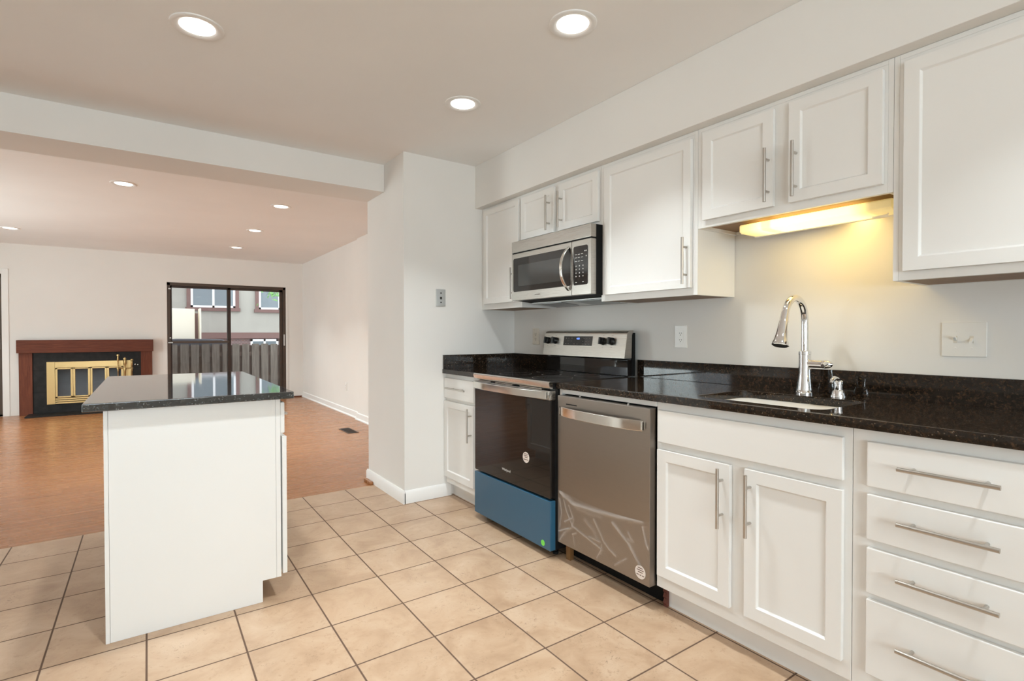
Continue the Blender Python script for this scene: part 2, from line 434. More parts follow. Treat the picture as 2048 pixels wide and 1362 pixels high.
# wall behind the camera with an added window as daylight source
W0, W1, WZ0, WZ1 = -5.0, -1.6, .7, 2.2
mb = MB()
mb.box(XL, W0, YBK-.12, YBK, 0, CE).box(W1, 0, YBK-.12, YBK, 0, CE).box(W0, W1, YBK-.12, YBK, 0, WZ0).box(W0, W1, YBK-.12, YBK, WZ1, CE)
struct(mb.build('wall_back', M['wall']), 'white kitchen wall behind the viewpoint with an added wide window', 'wall')
w = struct(MB().box(W0, W0+.05, YBK-.1, YBK, WZ0, WZ1).box(W1-.05, W1, YBK-.1, YBK, WZ0, WZ1).box(W0, W1, YBK-.1, YBK, WZ0, WZ0+.05).box(W0, W1, YBK-.1, YBK, WZ1-.05, WZ1).box(-3.33, -3.27, YBK-.09, YBK-.02, WZ0, WZ1).build('added_window_1', M['trim']), 'added white framed kitchen window, unseen behind the viewpoint', 'window')  # unseen window, put in as a daylight source for the kitchen
B(W0+.05, W1-.05, YBK-.07, YBK-.064, WZ0+.05, WZ1-.05).build('window_pane', M['glass'], w)
w = struct(MB().box(XL-.1, XL, LW[0], LW[0]+.05, LW[2], LW[3]).box(XL-.1, XL, LW[1]-.05, LW[1], LW[2], LW[3]).box(XL-.1, XL, LW[0], LW[1], LW[2], LW[2]+.05).box(XL-.1, XL, LW[0], LW[1], LW[3]-.05, LW[3]).box(XL-.09, XL-.04, 3.57, 3.63, LW[2], LW[3]).build('added_window_2', M['trim']), 'added white framed living room window, out of view', 'window')  # unseen window, put in so light reaches the living room sideways
B(XL-.07, XL-.064, LW[0]+.05, LW[1]-.05, LW[2]+.05, LW[3]-.05).build('window_pane', M['glass'], w)
# baseboards
def bb(name, pts, ax, a, b, label):
    return struct(MB().prism(pts, ax, a, b).build(name, M['trim']), label, 'baseboard')
bb('baseboard_jog', [(-.0304, 0), (-.062, 0), (-.062, .012), (-.046, .024), (-.044, .085), (-.0304, .095)], 'Y', PY+.002, 3.70, 'white baseboard with shoe moulding on the proud living room wall')
bb('baseboard_right', [(0, 0), (-.030, 0), (-.030, .012), (-.015, .024), (-.013, .085), (0, .095)], 'Y', 3.70, YF, 'white baseboard of the living room wall beyond the jog')
bb('baseboard_pillar', [(PX, 0), (PX-.016, 0), (PX-.016, .072), (PX-.006, .088), (PX, .088)], 'Y', -.016, PY+.012, 'white baseboard on the side of the wall block')
bb('baseboard_end', [(0, 0), (-.016, 0), (-.016, .072), (-.006, .088), (0, .088)], 'X', PX-.006, -.575, 'white baseboard on the front of the wall block')
struct(B(-3.745, D1[0]-.04, YF-.014, YF, 0, .02).build('baseboard_far', M['mahogany']), 'thin brown wood strip at the foot of the far wall', 'baseboard')
struct(B(D1[1]+.03, -.016, YF-.014, YF, 0, .022).build('baseboard_corner', M['mahogany']), 'thin brown wood strip between glass door and corner', 'baseboard')
struct(B(PX-.045, PX-.017, YT+.012, YT+.15, 0, .022).build('trim_1', M['oak'], bevel=.004), 'small oak shoe block beside the wall block where oak floor starts', 'trim')
struct(MB().prism([(D1[0]-.07, 0), (D1[0]-.07, D1[2]+.07), (D1[1]+.03, D1[2]+.07), (D1[1]+.03, 0), (D1[1]+.004, 0), (D1[1]+.004, D1[2]+.004), (D1[0]-.004, D1[2]+.004), (D1[0]-.004, 0)], 'Y', YF-.012, YF).build('trim_2', M['wall']), 'white painted casing around the glass sliding door', 'trim')
struct(MB().box(D2[1]+.004, D2[1]+.075, YF-.014, YF, 0, D2[2]+.075).box(D2[0], D2[1]+.004, YF-.014, YF, D2[2]+.004, D2[2]+.075).build('trim_3', M['trim'], bevel=.003), 'white casing beside the fireplace around the other glass door', 'trim')

# ------------------------------------------------------------------ sliding glass doors
def slider(name, x0, x1, zt, label, pull_side):
    y0 = YF+.01
    fr = MB().box(x0, x0+.045, y0, y0+.10, 0, zt).box(x1-.045, x1, y0, y0+.10, 0, zt).box(x0, x1, y0, y0+.10, zt-.05, zt).box(x0, x1, y0, y0+.12, 0, .03)
    d = struct(fr.build(name, M['bronze'], bevel=.003), label, 'door')
    xm = (x0+x1)/2 - .01
    for a, b, yy, mt, gl in ((x0+.045, xm+.028, y0+.02, M['bronzedk'], M['screen']), (xm-.028, x1-.045, y0+.055, M['bronze'], M['glass'])):
        sw = .05
        s = MB().box(a, a+sw*.45, yy, yy+.03, .03, zt-.05).box(b-sw, b, yy, yy+.03, .03, zt-.05).box(a, b, yy, yy+.03, zt-.085, zt-.05).box(a, b, yy, yy+.03, .03, .11).build('sash', mt, d, bevel=.002)
        B(a+sw*.4, b-sw, yy+.012, yy+.018, .11, zt-.085).build('pane', gl, s)
    B(x0+.045, xm+.0, y0-.004, y0+.018, 1.018, 1.055).build('push_bar', M['bronze'], d, bevel=.003)
    MB().box(x0+.012, x0+.075, y0-.012, y0-.003, 1.022, 1.034).box(x0+.03, x0+.05, y0-.008, y0+.0, 1.10, 1.115).box(x0+.02, x0+.05, y0-.008, y0+.0, zt-.115, zt-.095).build('latch', M['pale_al'], d)
    B(x1-.040, x1-.018, y0-.012, y0-.001, .955, 1.16).build('pull_handle', M['pale_al'], d, bevel=.004)
    return d
slider('door_1', D1[0], D1[1], D1[2], 'dark bronze framed glass sliding door looking onto the fence', 1)
slider('door_2', D2[0], D2[1], D2[2], 'dark framed glass door at the far side of the fireplace', 1)

# ------------------------------------------------------------------ handles and cabinet fronts
def bar_v(y, z0, z1, xf, parent, sgn=-1, x_out=None):
    """vertical bar pull on a front at x = xf, standing out along sgn*X"""
    xo = xf + sgn*.033; L = z1-z0; a = z0+(L-.128)/2; b = a+.128
    return MB().tube([(xo, y, z0), (xo, y, z1)], .0063, 14).tube([(xf, y, a), (xo, y, a)], .0048, 10).tube([(xf, y, b), (xo, y, b)], .0048, 10).build('handle', M['handle'], parent)
def bar_h(z, y0, y1, xf, parent, sgn=-1, span=.16):
    xo = xf + sgn*.033; c = (y0+y1)/2
    return MB().tube([(xo, y0, z), (xo, y1, z)], .0063, 14).tube([(xf, c-span/2, z), (xo, c-span/2, z)], .0048, 10).tube([(xf, c+span/2, z), (xo, c+span/2, z)], .0048, 10).build('handle', M['handle'], parent)
def shaker(name, xf, th, y0, y1, z0, z1, st, parent, m, sgn=-1, rec=.009):
    """frame-and-panel front whose face lies at x = xf and looks along sgn*X"""
    mb = MB(); bm = mb.bm; xb = xf - sgn*th
    def ring(x, d): return [bm.verts.new((x, a, c)) for a, c in ((y0+d, z0+d), (y1-d, z0+d), (y1-d, z1-d), (y0+d, z1-d))]
    rb, ro, ri, rp = ring(xb, 0), ring(xf, 0), ring(xf, st), ring(xf-sgn*rec, st+.005)
    for A, C in ((rb, ro), (ro, ri), (ri, rp)):
        for i in range(4): bm.faces.new((A[i], A[(i+1) % 4], C[(i+1) % 4], C[i]))
    bm.faces.new(rp); bm.faces.new(rb[::-1])
    return mb.build(name, m, parent, bevel=.0018)
def slab(name, xf, th, y0, y1, z0, z1, parent, m, sgn=-1):
    return B(min(xf, xf-sgn*th), max(xf, xf-sgn*th), y0, y1, z0, z1).build(name, m, parent, bevel=.004)
XD, XFR, XTK = -.6288, -.6085, -.5492
def lower(y0, y1, label, kick=True):
    t = thing('base_cabinet', (-.3, (y0+y1)/2, 0), label, 'cabinet')
    B(XFR, -.003, y0, y1, .10, .8875).build('body', M['cab'], t, bevel=.0015)
    B(XTK, -.003, y0, y1, 0, .0995).build('toe_kick', M['cab'], t)
    return t
# narrow cabinet by the wall block
t = lower(-.513, -.002, 'narrow white base cabinet between the wall block and the range')
d = slab('drawer', XD, .019, -.420, -.006, .715, .858, t, M['cab']); bar_h(.790, -.352, -.088, XD, d, span=.128)
d = shaker('door', XD, .019, -.4152, -.0045, .1479, .6929, .045, t, M['cab']); bar_v(-.392, .452, .676, XD, d)
# sink base
t = lower(-2.661, -1.912, 'white double-door base cabinet under the sink')
slab('false_front', XD, .019, -2.6407, -1.9276, .7185, .8539, t, M['cab'])
d = shaker('door', XD, .019, -2.2599, -1.9268, .1571, .689, .046, t, M['cab']); bar_v(-2.232, .453, .675, XD, d)
d = shaker('door', XD, .019, -2.640, -2.3179, .1571, .689, .046, t, M['cab']); bar_v(-2.342, .453, .675, XD, d)
mb = MB(); pts = [(-.566, 0)]
for i in range(13): pts.append((-.566 + .004*math.sin(i*2.1), i*.0083))
pts += [(-.551, .0995), (-.551, 0)]
mb.prism(pts, 'Y', -1.9305, -1.9125).build('unpainted_side', M['redwood'], t)['label'] = 'bare dark red wood edge'
# drawer bank
t = lower(-3.145, -2.6625, 'white base cabinet with four stacked drawers beside the sink cabinet')
for z1, z0, hz in ((.8528, .7188, .7925), (.6964, .5607, .6365), (.5367, .4001, .4765), (.3825, .157, .280)):
    d = slab('drawer', XD, .019, -3.100, -2.7061, z0, z1, t, M['cab']); bar_h(hz, -3.0115, -2.7935, XD, d, span=.157)
# filler frame around the dishwasher
tag(B(-.615, -.05, -1.2985, -1.2815, .10, .887).build('filler_strip', M['cab'], bevel=.001), 'narrow white upright filler panel between range and dishwasher', 'filler panel')
tag(B(-.615, -.585, -1.911, -1.299, .864, .887).build('filler_rail', M['cab'], bevel=.001), 'white rail between the dishwasher top and the granite worktop', 'filler rail')
tag(B(-.60, -.575, -1.345, -1.315, 0, .07).build('wood_shim', M['ply']), 'small raw wood block on the floor under the dishwasher corner', 'shim')

# upper cabinets
XU, XUF, ZT = -.3218, -.3005, 2.1067
def upper(y0, y1, z0, label, rec=.001):
    t = thing('wall_cabinet', (-.15, (y0+y1)/2, z0), label, 'cabinet')
    mb = MB()
    mb.box(XUF, -.0035, y0, y0+.016, z0, ZT).box(XUF, -.0035, y1-.016, y1, z0, ZT).box(-.02, -.0035, y0+.016, y1-.016, z0, ZT).box(XUF, -.02, y0+.016, y1-.016, ZT-.016, ZT)
    mb.box(XUF, XUF+.019, y0+.016, y1-.016, z0+.0005, ZT-.016)
    mb.build('body', M['cab'], t, bevel=.0012)
    B(XUF+.020, -.021, y0+.0165, y1-.0165, z0+rec, z0+rec+.012).build('bottom_panel', M['ply'], t)['label'] = 'bare plywood underside'
    return t
ZC = 2.0745
t = upper(-.5135, -.002, 1.3514, 'tall narrow white wall cabinet in the corner, half behind the microwave')
d = shaker('door', XU, .0195, -.4985, -.056, 1.392, 2.083, .038, t, M['cab']); bar_v(-.449, 1.409, 1.623, XU, d)
t = upper(-1.2655, -.5145, 1.7785, 'small two-door white wall cabinet directly above the microwave')
d = shaker('door', XU, .0195, -.873, -.5255, 1.800, 2.081, .043, t, M['cab']); bar_v(-.833, 1.815, 2.030, XU, d)
d = shaker('door', XU, .0195, -1.256, -.921, 1.800, 2.081, .043, t, M['cab']); bar_v(-.951, 1.815, 2.030, XU, d)
t = upper(-1.8875, -1.2665, 1.3514, 'large single-door white wall cabinet between microwave and the lit cabinet')
d = shaker('door', XU, .0195, -1.8624, -1.3085, 1.3854, 2.072, .041, t, M['cab']); bar_v(-1.842, 1.402, 1.618, XU, d)
t = upper(-2.6545, -1.8885, 1.6532, 'short two-door white wall cabinet above the sink with a lit lamp below', .014)
d = shaker('door', XU, .0195, -2.249, -1.9245, 1.6839, ZC, .044, t, M['cab']); bar_v(-2.232, 1.700, 1.914, XU, d)
d = shaker('door', XU, .0195, -2.629, -2.3105, 1.6839, ZC, .044, t, M['cab']); bar_v(-2.341, 1.699, 1.911, XU, d)
t = upper(-3.32, -2.6555, 1.3508, 'largest white wall cabinet, above the light switches beside the lit lamp')
d = shaker('door', XU, .0195, -3.25, -2.6891, 1.3802, ZC-.002, .044, t, M['cab'])
bar_v(-3.225, 1.41, 1.63, XU, d)

# ------------------------------------------------------------------ worktops
ZTOP, ZBOT, XC = .9193, .888, -.6398
t = thing('worktop', (-.3, -.25, ZBOT), 'short black granite worktop with upstand between wall block and range', 'countertop')
B(XC, -.001, -.5145, -.001, ZBOT, ZTOP).build('slab', M['granite'], t, bevel=.003)
B(-.021, -.001, -.5145, -.022, ZTOP, 1.0202).build('backsplash', M['granite'], t, bevel=.0015)
B(XC+.004, -.001, -.0215, -.001, ZTOP, 1.0202).build('side_splash', M['granite'], t, bevel=.0015)
t = thing('worktop', (-.3, -2.2, ZBOT), 'long black and brown granite worktop with the sink cut into it', 'countertop')
SX0, SX1, SY0, SY1 = -.555, -.190, -2.545, -2.050
def slab_with_hole(x0, x1, y0, y1, z0, z1, hole):
    mb = MB(); bm = mb.bm
    ring = {}
    n = len(hole)
    outer = []
    cx = (SX0+SX1)/2; cy = (SY0+SY1)/2
    for (x, y) in hole:
        dx, dy = x-cx, y-cy
        tt = min(((x1-cx)/dx if dx > 0 else (x0-cx)/dx) if abs(dx) > 1e-6 else 1e9, ((y1-cy)/dy if dy > 0 else (y0-cy)/dy) if abs(dy) > 1e-6 else 1e9)
        outer.append((cx+dx*tt, cy+dy*tt))
    # add exact corners by snapping the closest outer point
    for cxn in ((x0, y0), (x0, y1), (x1, y0), (x1, y1)):
        i = min(range(n), key=lambda q: (outer[q][0]-cxn[0])**2 + (outer[q][1]-cxn[1])**2); outer[i] = cxn
    V = [[bm.verts.new((p[0], p[1], z)) for p in L] for L, z in ((outer, z1), (hole, z1), (hole, z0), (outer, z0))]
    for A in range(4):
        P, Q = V[A], V[(A+1) % 4]
        for i in range(n): bm.faces.new((P[i], P[(i+1) % n], Q[(i+1) % n], Q[i]))
    return mb
hole = rrect(SX0, SX1, SY0, SY1, .05, 6)
dense = []
for i in range(len(hole)):
    a, b = Vector((*hole[i], 0)), Vector((*hole[(i+1) % len(hole)], 0)); L = (b-a).length; q = max(1, int(L/.03))
    for j_ in range(q): p = a.lerp(b, j_/q); dense.append((p.x, p.y))
slab_with_hole(XC, -.001, -3.16, -1.2805, ZBOT, ZTOP, dense).build('slab', M['granite'], t, bevel=.0025)
B(-.021, -.001, -3.16, -1.2805, ZTOP, 1.0202).build('backsplash', M['granite'], t, bevel=.0015)

# sink
t = thing('sink', (-.37, -2.3, .70), 'stainless steel undermount sink set into the long granite worktop', 'sink')
mb = MB(); bm = mb.bm
rings = []
for grow, z, r in ((.012, .8865, .06), (.004, .885, .055), (.002, .75, .055), (-.02, .715, .05), (-.06, .705, .04)):
    rings.append([bm.verts.new((x, y, z)) for x, y in rrect(SX0-grow, SX1+grow, SY0-grow, SY1+grow, max(r, .02), 6)])
for A, C in zip(rings, rings[1:]):
    for i in range(len(A)): bm.faces.new((A[i], A[(i+1) % len(A)], C[(i+1) % len(A)], C[i]))
bm.faces.new(rings[-1])
o = mb.build('bowl', M['sinksteel'], t)
sm = o.modifiers.new('thickness', 'SOLIDIFY'); sm.thickness = .0012
MB().lathe([(.055, .0), (.052, .004), (.03, .002), (.001, .001)], ((SX0+SX1)/2, (SY0+SY1)/2, .7065)).build('drain', M['chrome'], t)

# faucet
FX, FY = -.119, -2.28
t = thing('faucet', (FX, FY, ZTOP), 'chrome pull-down faucet with high arched spout behind the sink', 'faucet')
MB().lathe([(.034, 0), (.034, .008), (.031, .012), (.030, .02), (.0265, .05), (.0235, .09), (.0235, .165), (.0245, .166), (.0245, .178), (.019, .180), (.0165, .182)], (FX, FY, ZTOP+.0005), n=32).build('body', M['chrome'], t)
path = [(FX, FY, ZTOP+.178), (FX, FY, 1.16), (FX, FY, 1.21)]
Rr = .082; cxx = FX-Rr
for i in range(1, 16):
    a = math.radians(i*162/15); path.append((cxx+Rr*math.cos(a), FY, 1.228+.09*math.sin(a)))
ex, ez = path[-1][0], path[-1][2]
MB().tube(path, .0145, 18).build('spout', M['chrome'], t)
dv = Vector((path[-1][0]-path[-2][0], 0, path[-1][2]-path[-2][2])).normalized()
dv = Vector((-.27, 0, -.96)).normalized()
sp = MB().lathe([(.0152, -.004), (.0165, .03), (.0172, .033), (.0178, .036), (.021, .08), (.027, .115), (.032, .128), (.032, .134), (.029, .136)], (ex, FY, ez), dv, 28).build('spray_head', M['chrome'], t)
MB().lathe([(.028, .1362), (.026, .1385), (.002, .1385)], (ex, FY, ez), dv, 24).build('nozzle', M['blackmatte'], sp)
hd = MB().lathe([(.0165, .018), (.0165, .07), (.0175, .071), (.0175, .078), (.0185, .080), (.0165, .094), (.011, .104), (.004, .110)], (FX, FY, 1.048), (0, -1, 0), 22).build('lever_hub', M['chrome'], t)
MB().tube([(FX-.006, FY-.088, 1.052), (FX-.03, FY-.094, 1.050), (FX-.062, FY-.098, 1.046)], [.010, .0085, .006], 12).build('lever', M['chrome'], t)
# soap dispenser
DX, DY = -.125, -2.414
t = thing('soap_dispenser', (DX, DY, ZTOP), 'small chrome soap dispenser standing beside the arched faucet', 'soap dispenser')
MB().lathe([(.027, 0), (.027, .004), (.0205, .026), (.0165, .028), (.0150, .03), (.0150, .052), (.0165, .053), (.0165, .062), (.010, .068)], (DX, DY, ZTOP+.0005), n=26).build('body', M['chrome'], t)
MB().tube([(DX+.012, DY, ZTOP+.064), (DX-.01, DY, ZTOP+.070), (DX-.035, DY, ZTOP+.076), (DX-.055, DY, ZTOP+.070), (DX-.062, DY, ZTOP+.060)], [.009, .0105, .010, .0085, .006], 12).build('pump_spout', M['chrome'], t)

# ------------------------------------------------------------------ range
RY0, RY1 = -1.2780, -.5170
t = thing('range', (-.35, (RY0+RY1)/2, 0), 'freestanding electric range with black glass door and blue film on its drawer', 'range')
B(-.640, -.035, RY0+.004, RY1-.004, .04, .885).build('body', M['black'], t, bevel=.002)
for x in (-.60, -.08):
    for y in (RY0+.05, RY1-.05): MB().lathe([(.016, 0), (.016, .012), (.009, .014), (.009, .041)], (x, y, 0), n=14).build('foot', M['blackmatte'], t)
dr = B(-.678, -.6405, RY0, RY1, .042, .302).build('storage_drawer', M['blue'], t, bevel=.004)
dr['label'] = 'lower drawer front still covered in blue film'
MB().lathe([(.0155, 0), (.0155, .0006)], (-.6781, -1.218, .070), (-1, 0, 0), 24).build('green_sticker', M['green'], dr)
od = B(-.676, -.6405, RY0+.001, RY1-.001, .314, .826).build('oven_door', M['blackglass'], t, bevel=.004)
od['label'] = 'black glass oven door'
B(-.678, -.6405, RY0+.001, RY1-.001, .8265, .876).build('door_trim', M['steel'], od, bevel=.003)
mb = MB()
def hx(s, a, b, e): return a + (b-a)*(1-(2*s-1)**2)**e
N = 24; Y0h, Y1h = RY0+.018, RY1-.006
def bowed(mb, Y0h, Y1h, z0, z1, xa, xb, th, N=24):
    pts = []
    for i in range(N+1):
        s_ = i/N; pts.append((Y0h+(Y1h-Y0h)*s_, xa+(xb-xa)*(1-abs(2*s_-1)**2.6)))
    bm = mb.bm; rows = []
    for y, x in pts: rows.append([bm.verts.new(q) for q in ((x, y, z0), (x, y, z1), (x+th, y, z1), (x+th, y, z0))])
    for A, C in zip(rows, rows[1:]):
        for i in range(4): bm.faces.new((A[i], A[(i+1) % 4], C[(i+1) % 4], C[i]))
    bm.faces.new(rows[0]); bm.faces.new(rows[-1][::-1])
    return mb
bowed(mb, Y0h, Y1h, .833, .874, -.690, -.724, .010)
mb.box(-.69, -.677, Y0h, Y0h+.02, .836, .871).box(-.69, -.677, Y1h-.02, Y1h, .836, .871)
mb.build('handle', M['polsteel'], od, bevel=.0025)
st_ = MB().lathe([(.030, 0), (.030, .0006)], (-.6762, -1.066, .492), (-1, 0, 0), 28).build('round_sticker', M['sticker'], od)
mb = MB()
for z, a, b in ((.511, -.016, .016), (.502, -.021, .021), (.493, -.016, .012), (.480, -.023, .023)): mb.box(-.6772, -.6769, -1.066+a, -1.066+b, z-.002, z+.002)
mb.build('sticker_print', M['ink'], od)
text('Whirlpool', .021, 'badge', M['whiteink'], od, (-.6764, -.872, .380), (0, -1, 0), (0, 0, 1))
# cooktop
ct = MB().box(-.684, -.095, RY0-.001, RY1+.001, .9125, .9235).build('cooktop', M['blackglass'], t, bevel=.003)
ct['label'] = 'black ceramic glass cooktop'
MB().prism([(-.6865, .921), (-.680, .9245), (-.672, .9245), (-.672, .9120), (-.660, .9120), (-.660, .887), (-.676, .887), (-.682, .893), (-.6865, .912)], 'Y', RY0, RY1).build('front_trim', M['polsteel'], t, bevel=.001)
B(-.66, -.10, RY0+.004, RY1-.004, .8855, .9122).build('cooktop_tray', M['black'], t)
vt = MB()
for a, b in ((-.70, -.56), (-.93, -.75), (-1.20, -1.00)): vt.box(-.672, -.6605, a, b, .8785, .8835)
vt.build('vent_slots', M['polsteel'], t)
mb = MB()
for x, y, r in ((-.50, -.72, .10), (-.50, -1.08, .115), (-.23, -.72, .085), (-.23, -1.08, .08), (-.36, -.90, .06)):
    a = [(x+r*math.cos(2*PI*i/48), y+r*math.sin(2*PI*i/48)) for i in range(48)]; b = [(x+(r-.0015)*math.cos(2*PI*i/48), y+(r-.0015)*math.sin(2*PI*i/48)) for i in range(48)]
    va = [mb.bm.verts.new((*p, .9238)) for p in a]; vb = [mb.bm.verts.new((*p, .9238)) for p in b]
    for i in range(48): mb.bm.faces.new((va[i], va[(i+1) % 48], vb[(i+1) % 48], vb[i]))
mb.build('burner_rings', M['greyink'], ct)
# backguard
BG = MB().prism([(-.092, .9237), (-.035, .9237), (-.035, 1.165), (-.060, 1.165), (-.060, 1.02), (-.092, 1.02)], 'Y', RY0+.008, RY1-.008).build('riser', M['blackglass'], t, bevel=.004)
B(-.060, -.034, RY0+.001, RY1-.001, .9237, 1.178).build('rear_box', M['blackmatte'], t, bevel=.003)
prof = [(-.128, 1.028), (-.126, 1.036), (-.104, 1.168), (-.098, 1.182), (-.086, 1.190), (-.066, 1.193), (-.050, 1.193), (-.050, 1.185), (-.062, 1.165), (-.066, 1.028)]
cp = MB().prism(prof, 'Y', RY0+.001, RY1-.001).build('control_panel', M['steel'], t, bevel=.0025)
cp['label'] = 'sloped stainless control panel'
def cpx(z): return -.126 + (z-1.036)/(1.168-1.036)*.022
sl = Vector((.022, 0, .132)).normalized(); nrm = Vector((-.132, 0, .022)).normalized()
zc_ = 1.126; yc_ = -.860; pc = Vector((cpx(zc_), yc_, zc_))
mb = MB(); bm = mb.bm; vs = []
for d_ in (.0003, .0016):
    for a, b in ((-.135, -.030), (.135, -.030), (.135, .030), (-.135, .030)): vs.append(bm.verts.new(pc + Vector((0, a, 0)) + sl*b + nrm*d_))
for f in ((0, 1, 2, 3), (7, 6, 5, 4), (0, 4, 5, 1), (1, 5, 6, 2), (2, 6, 7, 3), (3, 7, 4, 0)): bm.faces.new([vs[i] for i in f])
dp = mb.build('display', M['blackglass'], cp)
text('4:03', .017, 'clock_digits', M['digits'], cp, pc + nrm*.0020 + Vector((0, -.005, 0)) + sl*.014, (0, -1, 0), sl)
mb = MB()
for row_, cols in ((.017, (-.11, -.085, -.055, .06, .085, .11)), (-.002, (-.09, -.055, .05, .08, .105)), (-.020, (-.11, -.085, -.03, .0, .055, .08, .108))):
    for c_ in cols:
        p = pc + nrm*.0018 + Vector((0, -c_, 0)) + sl*row_
        q = [bm2 for bm2 in (p+Vector((0, .005, 0))-sl*.0015, p+Vector((0, -.005, 0))-sl*.0015, p+Vector((0, -.005, 0))+sl*.0015, p+Vector((0, .005, 0))+sl*.0015)]
        mb.bm.faces.new([mb.bm.verts.new(v_) for v_ in q])
mb.build('lettering', M['greyink'], cp)
for y in (-.562, -.640, -1.090, -1.164):
    c_ = Vector((cpx(1.126), y, 1.126))
    kn = MB().lathe([(.0235, .0), (.0235, .004), (.020, .006), (.0185, .022), (.017, .024)], c_, nrm, 26)
    for a in (1,):
        w_ = Vector((0, 1, 0))*.0065; h_ = sl*.0215
        vs = [kn.bm.verts.new(c_ + nrm*d_ + sa*w_ + sb*h_) for d_ in (.006, .036) for sa, sb in ((-1, -1), (1, -1), (1, 1), (-1, 1))]
        for f in ((0, 1, 2, 3), (7, 6, 5, 4), (0, 4, 5, 1), (1, 5, 6, 2), (2, 6, 7, 3), (3, 7, 4, 0)): kn.bm.faces.new([vs[i] for i in f])
    kn.build('knob', M['black'], cp, bevel=.001)
for y in (-.562, -.640, -1.090, -1.164):
    for b in (.036, -.036):
        mb = MB(); p = Vector((cpx(1.126), y, 1.126)) + nrm*.0006 + sl*b
        mb.bm.faces.new([mb.bm.verts.new(p + Vector((0, a_, 0)) + sl*c_) for a_, c_ in ((.006, -.0015), (-.006, -.0015), (-.006, .0015), (.006, .0015))])
        mb.build('dial_mark', M['greyink'], cp)

# ------------------------------------------------------------------ dishwasher
DY0, DY1 = -1.9047, -1.3005
t = thing('dishwasher', (-.35, (DY0+DY1)/2, 0), 'stainless steel dishwasher with clear film peeling over its lower front', 'dishwasher')
B(-.600, -.06, DY0+.006, DY1-.006, .11, .858).build('tub', M['blackmatte'], t)
B(-.540, -.52, DY0+.004, DY1-.003, 0.0, .108).build('kick_plate', M['blackmatte'], t)
for y in (DY0+.06, DY1-.06): MB().lathe([(.016, 0), (.016, .01), (.007, .012), (.007, .112)], (-.50, y, 0), n=12).build('foot', M['blackmatte'], t)
dd = B(-.6467, -.606, DY0, DY1, .0964, .8565).build('door', M['dwsteel'], t, bevel=.004)
mb = MB(); bowed(mb, DY0+.030, DY1-.030, .757, .803, -.660, -.694, .011)
mb.box(-.662, -.646, DY0+.03, DY0+.05, .761, .799).box(-.662, -.646, DY1-.05, DY1-.03, .761, .799)
mb.build('handle', M['polsteel'], dd, bevel=.0025)
B(-.6474, -.6466, -1.447, -1.367, .8145, .8195).build('vent_slit', M['blackmatte'], dd)
for y in (-1.437, -1.757): MB().lathe([(.006, 0), (.006, .004), (.003, .006)], (-.615, y, .8566), (0, 0, 1), 10).build('clip', M['chrome'], t)
stk = MB().lathe([(.029, 0), (.029, .0005)], (-.6472, -1.8545, .145), (-1, 0, 0), 28).build('round_sticker', M['sticker'], dd)
mb = MB()
for z, a, b in ((.163, -.014, .014), (.154, -.019, .019), (.145, -.013, .013), (.133, -.022, -.010), (.133, -.006, .004), (.133, .008, .021)): mb.box(-.6481, -.6478, -1.8545+a, -1.8545+b, z-.0018, z+.0018)
mb.build('sticker_print', M['ink'], dd)
CRE = [([(230, 40), (370, 160), (640, 240), (860, 290), (1080, 322)], .011, .8), ([(260, 80), (300, 230), (380, 400), (500, 490), (620, 580), (700, 640), (650, 730)], .006, .7),
       ([(620, 330), (720, 560), (780, 640), (840, 700)], .007, .6), ([(815, 360), (900, 480), (960, 560), (1060, 770)], .010, .75), ([(1090, 380), (1120, 560), (1175, 690)], .006, .9),
       ([(385, 405), (290, 450), (220, 530)], .008, .7), ([(830, 800), (940, 725)], .005, .7), ([(280, 345), (375, 312)], .005, 1.0), ([(205, 438), (330, 418)], .005, 1.0), ([(215, 100), (240, 250), (215, 400)], .006, .7),
       ([(320, 90), (420, 205), (560, 262), (690, 290)], .012, .45), ([(370, 480), (420, 470)], .004, .8), ([(560, 510), (680, 560)], .006, .6), ([(960, 450), (1000, 540), (960, 520)], .008, .5),
       ([(380, 500), (400, 600)], .006, .4), ([(700, 590), (690, 690)], .005, .6), ([(330, 180), (390, 330), (370, 410)], .006, .6), ([(520, 340), (610, 440), (660, 560)], .012, .35)]
def to_m(p):
    u = (p[0]-190)/955; return (u*.60, (550+460*u-p[1])/(2000+470*u))
CRM = [([to_m(p) for p in L], w_, h_) for L, w_, h_ in CRE]
def filmtop(u): return .372 - .020*math.sin(u*PI) + .004*u
def crease(mx, mz):
    h = 0; o_ = 0
    for L, w_, hh in CRM:
        best = 9
        for (ax, az), (bx, bz) in zip(L, L[1:]):
            dx, dz = bx-ax, bz-az; tt = max(0, min(1, ((mx-ax)*dx+(mz-az)*dz)/(dx*dx+dz*dz)))
            best = min(best, math.hypot(mx-ax-dx*tt, mz-az-dz*tt))
        g = math.exp(-(best/w_)**2)*hh; h += g*w_*.8; o_ = max(o_, g)
    return h, o_
NU, NV = 170, 90
def filmfn(u, v):
    y = DY1-.003 - u*(DY1-DY0-.004); z = .101 + v*(filmtop(u)-.101)
    h = .0012 + .0006*math.sin(u*17+v*9) + .0006*math.sin(u*7-v*13+1) + crease(u*.6, z-.0964)[0]
    return (-.6472-h*min(1, min(u, 1-u)/.03 + .25), y, z)
fo = MB().grid(filmfn, NU, NV).build('protective_film', M['film'], dd, angle=180)
fo['label'] = 'crinkled clear plastic film'
at = fo.data.attributes.new('fold', 'FLOAT', 'POINT')
for i, v_ in enumerate(fo.data.vertices):
    u, vv = divmod(i, NV+1); u /= NU; vv /= NV
    at.data[i].value = crease(u*.6, .0046 + vv*(filmtop(u)-.101))[1]

